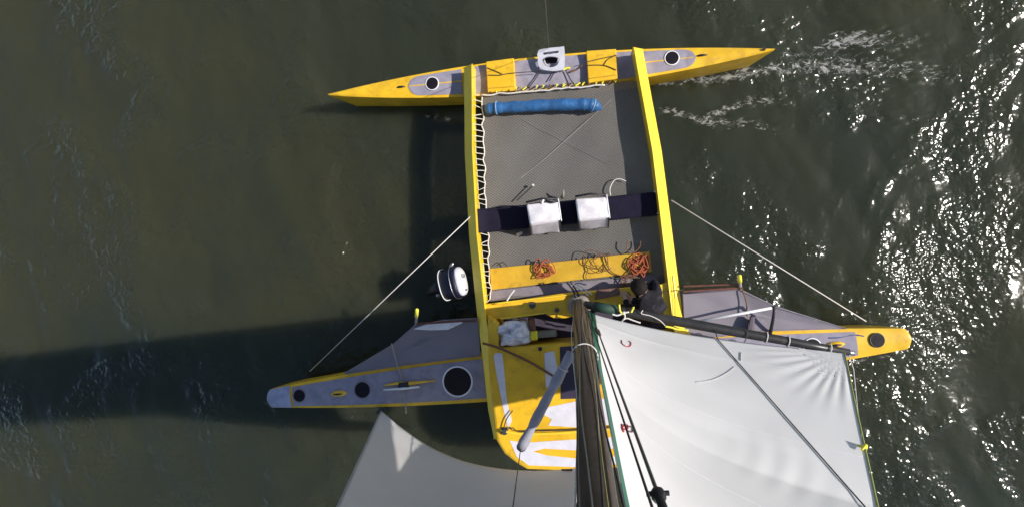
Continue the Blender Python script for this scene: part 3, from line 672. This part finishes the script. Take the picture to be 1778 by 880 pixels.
def on_jib(s, t_): 
    p = jib(s, t_); n_ = (jib(s+.01, t_)-p).cross(jib(s, t_+.01)-p).normalized(); n_ = n_ if n_.z > 0 else -n_; return p+n_*.002
seam('panel_seam', lambda i: on_jib(i*.98, .055+.05*i), jb); seam('panel_seam', lambda i: on_jib(i*.98, .20+.05*i), jb); seam('foot_tape', lambda i: on_jib(i*.99, .004), jb, .006)
# standing rigging
def line(nm, pts, r, m, parent=proa): return build(nm, MB().tube(pts, r, 6), m, parent, smooth=True)
line('shroud', [P(953, 84, ZA+.12), P(946, -8, HC-3.0), mastp(13.2)], .004, mat('wire', (.12, .12, .12), .5))
line('brace_line', [P(818, 375, 1.02), P(538, 644, .25)], .0075, WHR); line('brace_line', [P(1166, 348, 1.02), P(1504, 557.5, .3)], .0075, WHR)
ll = [find_sail(lerp(1246, 1500, i/12), lerp(590, 880, i/12)) for i in range(13)]
ll += [(ll[-1][0]-.012*k, ll[-1][1]+.03*k) for k in range(1, 7)]
line('lazy_line', [lerp(BA, BB, .505)+Vector((0, 0, .03))]+[on_sail(a_, b_, .012) for a_, b_ in ll], .0065, DKR)
q0 = P(1026, 541, 1.75); q1 = P(1142, 856, HC-2.3)
rn = line('runner', [q0, lerp(q0, q1, .5), q1, q1+(q1-q0)*.3], [.007, .008, .009, .009], mat('dark_wire', (.06, .065, .065), .4))
qd = (q1-q0).normalized()
build('runner_block', MB().tube([q1-qd*.03, q1, q1+qd*.03, q1+qd*.05, q1+qd*.3, q1+qd*.34], [.012, .030, .030, .018, .020, .012], 10), BLK, rn, smooth=True)
build('runner_pin', MB().tube([q1+Vector((-.045, .0, 0)), q1+Vector((.045, 0, 0))], .011, 8), BLK, rn)
q0 = P(1019, 536, 1.7); q1 = P(1078, 715, HC-3.2)
line('lazy_line', [q0, q1, q1+(q1-q0)*1.1], .006, DKR)
tpole = P(904, 778, 2.0)
line('sheet', [tpole, lerp(tpole, P(890, 884, HC-5.2), .5), P(890, 884, HC-5.2), mastp(9.0)+Vector((-.1, 0, 0))], .006, DKR)
for (x0, y0, x1, y1) in ((1466, 612, 1484, 640),): line('outhaul', [P(1472, 611, 1.8), P(1482, 640, 1.7), P(1490, 720, 1.2)], .006, WHR)
line('lifeline', [P(1167, 478, 1.13), P(1172, 520, 1.16), P(1172, 556, 1.2)], .005, DKR)
line('lifeline', [P(1122, 507, 1.13), P(1150, 506, 1.14), P(1187, 503, 1.13)], .006, DKR)
# ================================================================== LOOSE THINGS
# padded pole
p0, p1 = P(992, 612, 2.15), P(904, 778, 2.0); N_ = 14
pp_ = empty('padded_pole', p1, 'pale grey padded pole slanting from the mast across the yellow pod', 'pole')
build('sleeve', MB().tube([lerp(p0, p1, i/N_) for i in range(N_+1)], [.062+.006*math.sin(i*2.1)+.006*math.sin(i*5.) for i in range(N_+1)], 14), GREYP, pp_, smooth=True)
build('end_cap', MB().tube([lerp(p0, p1, .985), lerp(p0, p1, 1.012)], [.066, .05], 14), BLK, pp_, smooth=True)
build('strap', MB().ring(lerp(p0, p1, .16), .066, .008, 20, nrm=(p1-p0)), WHR, pp_, smooth=True)
# rolled blue tarp
q = [P(842, 190, .80), P(850, 189, .82), P(865, 187.5, .84), P(900, 186, .84), P(950, 183, .84), P(1000, 182, .84), P(1022, 182, .84), P(1034, 185, .82), P(1045, 190, .79)]
rt = spline(q, 8); rr_ = []
for i, p in enumerate(rt):
    s = i/(len(rt)-1); w = min(1, s/.08)**.5*min(1, (1-s)/.14)**.6
    rr_.append(max(.012, (.082+.006*math.sin(i*.9)+.003*math.sin(i*2.3)+.01*s)*w))
tb = empty('rolled_tarp', P(945, 184, .72), 'long blue rolled tarp lying on the net beside the outrigger hull', 'tarp')
build('roll', MB().tube(rt, rr_, 18), BLU, tb, smooth=True)
for s in (.24, .83):
    i = int(s*(len(rt)-1)); build('tie', MB().ring(rt[i], rr_[i]*1.03, .012, 24, nrm=rt[i+1]-rt[i]), mat('pale_blue_tie', (.16, .30, .50), .6), tb, smooth=True)
# two box seats on the canvas strip
def seat(corn, zt, zb, drop, label, seed):
    r = random.Random(seed); zz = .93
    base = sum((P(x, y, zb) for x, y in corn), Vector())/4
    e = empty('box_seat', base, label, 'seat', None)
    c = [P(x, y, zt) for x, y in corn]                      # TL TR BR BL of the top
    lowf = [P(x, y, zb) for x, y in drop]                   # foot of the near face: BR, BL
    def top(i, j):
        p = lerp(lerp(c[0], c[1], i), lerp(c[3], c[2], i), j)
        p.z += .02*math.sin(math.pi*i)*math.sin(math.pi*j)+.008*math.sin(i*9+seed)*math.sin(j*7+seed*2); return p
    build('top_cloth', MB().grid(top, 14, 12), BAGW, e, smooth=True, solid=.015)
    def front(i, j):
        p = lerp(lerp(c[3], c[2], i), lerp(lowf[1], lowf[0], i), j); p.y += .008*math.sin(i*8+seed)*j; p.z += -.006; return p
    build('front_cloth', MB().grid(front, 12, 8), mat('shaded_bag_cloth', (.52, .49, .53), .75, .1, 9, .005, 14), e, smooth=True, solid=.012)  # same white cloth in a greyer tone, shade of the front face put into colour
    bl = [Vector((c[0].x, c[0].y, zb)), Vector((c[1].x, c[1].y, zb)), lowf[0], lowf[1]]
    inn = [lerp(p, (c[0]+c[2])/2, .06)-Vector((0, 0, .02)) for p in c]; inb = [lerp(p, (bl[0]+bl[2])/2, .06) for p in bl]
    build('crate', MB().hexa([inb[3], inb[2], inb[1], inb[0]], [inn[3], inn[2], inn[1], inn[0]]), mat('dark_crate', (.06, .05, .06), .6), e)
    for a, b in ((c[0], bl[0]), (c[1], bl[1]), (c[2], lowf[0]), (c[3], lowf[1])):
        build('frame_leg', MB().tube([a+Vector((0, 0, .012)), b], .012, 6), BLK, e)
    build('back_rail', MB().tube([c[0]+Vector((.0, .035, .02)), lerp(c[0], c[1], .5)+Vector((0, .06, .03)), c[1]+Vector((0, .035, .02))], .015, 6), BLK, e, smooth=True)
    build('side_rail', MB().tube([c[1]+Vector((.012, .04, .0)), c[2]+Vector((.012, -.01, .0))], .011, 6), PLA, e, smooth=True)
    if seed == 3:
        build('back_strap', MB().tube([P(940, 355, zt), P(943, 348, zt+.02), P(945, 345, zt)], .018, 6), PLA, e, smooth=True)
        build('back_rail', MB().tube([P(947, 349, zt+.02), P(958, 352, zt+.03), P(968, 350, zt+.01)], .016, 6), BLK, e, smooth=True)
seat([(914, 356), (968, 350), (973, 383), (920, 390)], 1.26, .905, [(972, 403), (922, 408)], 'rumpled white cloth box seat with a fold in its front, on the navy strip', 3)
seat([(999, 346), (1052, 343), (1057, 378), (1004, 383)], 1.26, .905, [(1056, 395), (1006, 399)], 'smooth white cloth box seat with plain front coloured as in shade, on the navy strip', 8)
# rope heaps
def heap(cx, cy, r, z, turns, m, rad, label, seed, sq=1.):
    g = random.Random(seed); pts = []
    for k in range(turns*8):
        a = k/8*2*math.pi+g.uniform(-.3, .3); rr = r*g.uniform(.35, 1.05)
        p = P(cx, cy, z)+Vector((math.cos(a)*rr+g.uniform(-.3, .3)*r, math.sin(a)*rr*sq+g.uniform(-.3, .3)*r, .012+.05*k/(turns*8)+g.uniform(0, .02))); pts.append(p)
    return tag(build('rope_coil', MB().tube(spline(pts, 5), rad, 5), m, smooth=True), label, 'rope')
heap(943, 468, .15, .875, 6, ORR, .008, 'orange rope heap on the yellow plank beyond the white bag', 1)
heap(1110, 460, .14, .875, 8, ORR, .009, 'thick reddish orange rope heap at the crossbeam end of the yellow plank', 2, 1.1)
heap(1040, 453, .19, .875, 3, BRR, .006, 'thin loose brown rope coil on the middle of the yellow plank', 5)
heap(1092, 486, .14, .875, 4, BRR, .007, 'tangled brown rope between the yellow plank and the crouching person', 9)
def loose(pts, m, r, label): return tag(build('loose_rope', MB().tube(PX(pts, .90), r, 5), m, smooth=True), label, 'rope')
loose([(1049, 444), (1052, 456), (1060, 470), (1072, 477), (1084, 478), (1092, 470)], BRR, .008, 'brown rope curving along the yellow plank toward the orange heap')
loose([(1090, 418), (1088, 430), (1095, 440), (1104, 436), (1111, 428), (1112, 418)], BRR, .008, 'brown rope loop on the net above the reddish rope heap')
loose([(1018, 446), (1016, 456), (1020, 468), (1017, 480), (1022, 486)], BRR, .007, 'short dark rope hanging across the middle of the yellow plank')
loose([(862, 461), (872, 455), (878, 459), (880, 463)], DKR, .007, 'small bit of dark line at the motor end of the plank')
# white bag in the cockpit
bz = 1.26
bg_ = empty('sail_bag', P(897, 577, .62), 'white cloth bag stuffed in the cockpit beside the yellow post', 'bag')
def bagf(i, j):
    th = 2*math.pi*i; ph = math.pi*(j-.5); c_ = P(894, 577, .98); ex = Vector((.245, .02, 0)); ey = Vector((-.03, .185, 0))
    f = lambda v_, p_: math.copysign(abs(v_)**p_, v_)
    x = f(math.cos(ph), .55)*f(math.cos(th), .6); y = f(math.cos(ph), .55)*f(math.sin(th), .6); z = f(math.sin(ph), .7)
    p = c_+ex*x+ey*y+Vector((0, 0, .27*z))
    fold = .05*math.sin(3.2*x-5.5*y+.6)+.022*math.sin(9*x+4*y)+.015*math.sin(14*y-5*x)
    return p+Vector((0, 0, fold*(.4+.6*max(0, z))))+Vector((.012*math.sin(9*th+5*ph), .012*math.cos(7*th+4*ph), 0))
build('cloth', MB().grid(bagf, 48, 28), BAGW, bg_, smooth=True)
build('drawstring', MB().tube(PX([(876, 580, 1.28), (890, 585, 1.28), (908, 590, 1.25)], 1.2), .009, 6), PLA, bg_, smooth=True)
bl_ = empty('bailer_handle', P(927, 575, .6), 'brown handled tool with bright yellow end beside the white bag', 'tool')
build('handle', MB().tube([P(922, 552, 1.05), P(925, 572, 1.16)], .05, 8), BRR, bl_, smooth=True)
build('yellow_end', MB().hexa([P(921, 590, 1.02), P(934, 589, 1.02), P(933, 573, 1.02), P(921, 574, 1.02)], [P(921, 591, 1.16), P(934, 590, 1.16), P(933, 573, 1.16), P(921, 574, 1.16)]), mat('bright_yellow', (.85, .70, .02), .5), bl_, bevel=.02)
# white pole lying on the side net
wp = empty('white_pole', P(1280, 545, 1.1), 'white pole propped over the pale side net toward the dark post', 'pole')
build('shaft', MB().tube([P(1208, 558, 1.26), P(1275, 546, 1.30), P(1341, 534, 1.34)], .018, 8), PLA, wp, smooth=True)
build('foot', MB().tube([P(1341, 534, 1.34), P(1347, 533, 1.34)], .024, 8), BLK, wp, smooth=True)
# outboard motor
mz = 1.02
om = empty('outboard_motor', P(790, 492, .1), 'dark outboard motor with white cowl top hung outside the crossbeam', 'outboard motor')
ax = Vector((.90, .12, .36)).normalized(); sx = Vector((.25, -.97, 0)); sx = (sx-ax*sx.dot(ax)).normalized(); sy = ax.cross(sx)
def sect(c, a, b, k=24, pw=2.6):
    out = []
    for j in range(k):
        t_ = 2*math.pi*j/k; cx, cy = math.cos(t_), math.sin(t_)
        out.append(c+sx*a*math.copysign(abs(cx)**(2/pw), cx)+sy*b*math.copysign(abs(cy)**(2/pw), cy))
    return out
def loft(secs):
    mb = MB(); k = len(secs[0]); vs = [p for s in secs for p in s]
    fs = [(i*k+j, i*k+(j+1) % k, (i+1)*k+(j+1) % k, (i+1)*k+j) for i in range(len(secs)-1) for j in range(k)]+[tuple(reversed(range(k))), tuple(range((len(secs)-1)*k, len(secs)*k))]
    return mb.add(vs, fs)
cc = P(795, 489, .98)
build('cowl', loft([sect(cc+ax*h, a, b) for h, a, b in ((-.31, .19, .12), (-.28, .225, .145), (-.10, .245, .16), (-.02, .245, .165), (.04, .24, .16))]), MOT, om, smooth=True)
build('cowl_top', loft([sect(cc+ax*h, a, b) for h, a, b in ((.035, .225, .140), (.07, .215, .132), (.10, .18, .105), (.115, .13, .07))]), mat('cowl_white', (.56, .55, .58), .35, .1, 9), om, smooth=True)
build('cowl_band', MB().tube([p for p in sect(cc+ax*-.24, .238, .156, 30)]+[sect(cc+ax*-.24, .238, .156, 30)[0]], .008, 6), PLA, om, smooth=True)
for k_ in (-1, 0, 1): build('cowl_vent', MB().tube([cc+ax*.117-sx*.10+sy*.035*k_, cc+ax*.117-sx*.04+sy*.035*k_], .006, 6), BLK, om)
build('cowl_stripe', MB().tube(sect(cc+ax*-.03, .250, .169, 30)+[sect(cc+ax*-.03, .250, .169, 30)[0]], .004, 6), STEEL, om, smooth=True)
build('cowl_badge', MB().disc(cc+ax*.108+sx*.12, .035, .006, 14, nrm=ax), BLK, om)
leg0 = cc-ax*.30; leg1 = Vector((leg0.x-.35, leg0.y-.08, .30)); leg2 = Vector((leg0.x-.48, leg0.y-.12, -.1))
build('drive_leg', MB().tube([leg0, leg1, leg2], [.10, .065, .05], 12), BLK, om, smooth=True)
build('tiller_handle', MB().tube([cc-ax*.1-sx*.2, cc-ax*.05-sx*.26, cc+ax*.0-sx*.29], [.02, .025, .018], 8), STEEL, om, smooth=True)
build('clamp_bracket', MB().hexa([p+Vector((0, 0, 0)) for p in (P(800, 512, .70), P(832, 508, .70), P(830, 478, .70), P(800, 482, .70))], [P(800, 512, .82), P(832, 508, .82), P(830, 478, .82), P(800, 482, .82)]), BLK, om, bevel=.01)
for x, y, r in ((752, 504, .05), (762, 510, .065)): build('prop_splash', MB().tube([P(x, y, .30), P(x+1, y+1, .36), P(x+2, y+1, .40)], [r*.6, r, r*.5], 10), STEEL, om, smooth=True)  # pale lumps added to stand for the propeller splash
# ------------------------------------------------------------------ person
def skin_mesh(name, verts, edges, radii, root, m, parent, sub=2):
    vs = np.array([tuple(v) for v in verts]); o0 = vs.mean(0); o0[2] = vs[:, 2].min()
    me = bpy.data.meshes.new(name); me.from_pydata((vs-o0).tolist(), edges, []); me.update()
    ob = bpy.data.objects.new(name, me); COL.objects.link(ob)
    ob.modifiers.new('skin', 'SKIN'); sub_ = ob.modifiers.new('sub', 'SUBSURF'); sub_.levels = sub; sub_.render_levels = sub
    for i, s in enumerate(me.skin_vertices[0].data): s.radius = radii[i] if isinstance(radii[i], tuple) else (radii[i], radii[i]); s.use_root = (i == root)
    dg = bpy.context.evaluated_depsgraph_get(); ev = ob.evaluated_get(dg); nm = bpy.data.meshes.new_from_object(ev)
    bpy.data.objects.remove(ob)
    nm.polygons.foreach_set('use_smooth', [True]*len(nm.polygons)); nm.materials.clear()
    for x in (m if isinstance(m, list) else [m]): nm.materials.append(x)
    ob = bpy.data.objects.new(name, nm); COL.objects.link(ob); o0 = Vector(o0); WLOC[ob.name] = o0
    ob.parent = parent; ob.location = o0-(WLOC[parent.name] if parent else Vector()); return ob
pel = P(1144, 544, 1.27); che = P(1129, 525, 1.56); nek = P(1117, 509, 1.68); hd0 = P(1113, 503, 1.72); hd1 = P(1107, 495, 1.76)
fw = (che-pel); fw.z = 0; fw.normalize(); sd_ = Vector((-fw.y, fw.x, 0))      # sd_: the person's left
pe = empty('person', Vector((pel.x, pel.y, 1.085)), 'person in black clothing crouched forward on the yellow crossbeam knee beside the boom', 'person')
V, E, RD = [], [], []
def av(p, r, link=None):
    V.append(p); RD.append(r); i = len(V)-1
    if link is not None: E.append((link, i))
    return i
i0 = av(pel, (.155, .13)); i1 = av(lerp(pel, che, .5)-fw*.02, (.145, .12), i0); i2 = av(che, (.165, .125), i1); i3 = av(nek, .062, i2); i4 = av(hd0, .072, i3)
i5 = av(lerp(hd0, hd1, .55)+Vector((0, 0, .015)), (.098, .092), i4); i6 = av(hd1+Vector((0, 0, .01)), .062, i5)
hands = {}
for s in (1, -1):
    sh_ = che+sd_*s*.165+Vector((0, 0, .03))+fw*.03; a1 = av(sh_, .068, i2)
    el = sh_+fw*.12+sd_*s*.09+Vector((0, 0, -.22)); 
    hand = P(1084, 512, 1.24) if s == 1 else P(1096, 523, 1.24)
    a2 = av(lerp(sh_, el, .5), .055, a1); a3 = av(el, .047, a2); a4 = av(lerp(el, hand, .5), .042, a3); a5 = av(lerp(el, hand, .88), .028, a4); a6 = av(hand, (.042, .02), a5)
    hd = (hand-el).normalized(); ac = hd.cross(Vector((0, 0, 1))).normalized()
    for k, (off, ln) in enumerate(((-.030, .062), (-.010, .075), (.011, .070), (.030, .055))):
        f0 = av(hand+ac*off+hd*.028, .0095, a6); f1 = av(V[f0]+hd*ln*.5+Vector((0, 0, .004)), .009, f0); av(V[f1]+hd*ln*.35-Vector((0, 0, .022)), .0075, f1)
    th = av(hand-ac*.04*s-hd*.01, .011, a6); av(V[th]+hd*.04-ac*.018*s-Vector((0, 0, .012)), .009, th)
    hp = pel+sd_*s*.09; kn = pel+sd_*s*.13+fw*.40+Vector((0, 0, .10)); ft = kn+fw*.03+Vector((0, 0, -.42))
    if s == 1: kn = pel+sd_*.14+fw*.38+Vector((0, 0, .06)); ft = kn+fw*.0+Vector((0, 0, -.20)); ft.z = 1.17
    else: ft.z = .66
    l1 = av(hp+fw*.05, .092, i0); l2 = av(lerp(hp, kn, .55), .078, l1); l3 = av(kn, .060, l2); l4 = av(lerp(kn, ft, .5)-fw*.02, .054, l3); l5 = av(ft, .04, l4); av(ft+fw*.14+Vector((0, 0, -.045)), .036, l5)
bd_ = skin_mesh('body', V, E, RD, 0, [CLO, SKIN], pe)
o0 = WLOC['body'] if 'body' in WLOC else WLOC[bd_.name]
hands_c = [P(1084, 512, 1.24), P(1096, 523, 1.24)]
for f in bd_.data.polygons:
    c = Vector(f.center)+o0
    if min((c-h).length for h in hands_c) < .105 or ((c-lerp(hd0, hd1, .55)).length < .16 and (c-nek).dot(fw) > .0): f.material_index = 1
# face, ears and cap
hc = lerp(hd0, hd1, .55)+Vector((0, 0, .015)); hz = (hd1-nek).normalized(); fc = (fw-hz*fw.dot(hz)*.6-Vector((0, 0, .55))).normalized()
nose = MB().tube([hc+fc*.085+hz*.02, hc+fc*.115-hz*.01, hc+fc*.09-hz*.025], [.008, .017, .012], 8); build('nose', nose, SKIN, pe, smooth=True)
for s in (1, -1):
    build('ear', MB().tube([hc+sd_*s*.092-hz*.03, hc+sd_*s*.104, hc+sd_*s*.092+hz*.03], [.008, .016, .008], 8), SKIN, pe, smooth=True)
    build('eye', MB().disc(hc+fc*.088+sd_*s*.033+hz*.02, .011, .005, 10, nrm=fc), BLK, pe)
build('mouth', MB().tube([hc+fc*.085-hz*.05-sd_*.022, hc+fc*.092-hz*.052, hc+fc*.085-hz*.05+sd_*.022], .005, 6), mat('lips', (.30, .13, .11), .5), pe, smooth=True)
mb = MB()
def capf(i, j):
    th = i*2*math.pi; ph = j*math.pi*.56; up = (hz-fc*.25).normalized(); x = sd_; y = up.cross(x).normalized()
    r = .116+.004*math.sin(th*7)*math.sin(ph*5); return hc+up*.012+up*r*.98*math.cos(ph)+(x*math.cos(th)*.92+y*math.sin(th)*1.05)*r*math.sin(ph)
build('hair', mb.grid(capf, 28, 10), HAIR, pe, smooth=True, solid=.006)
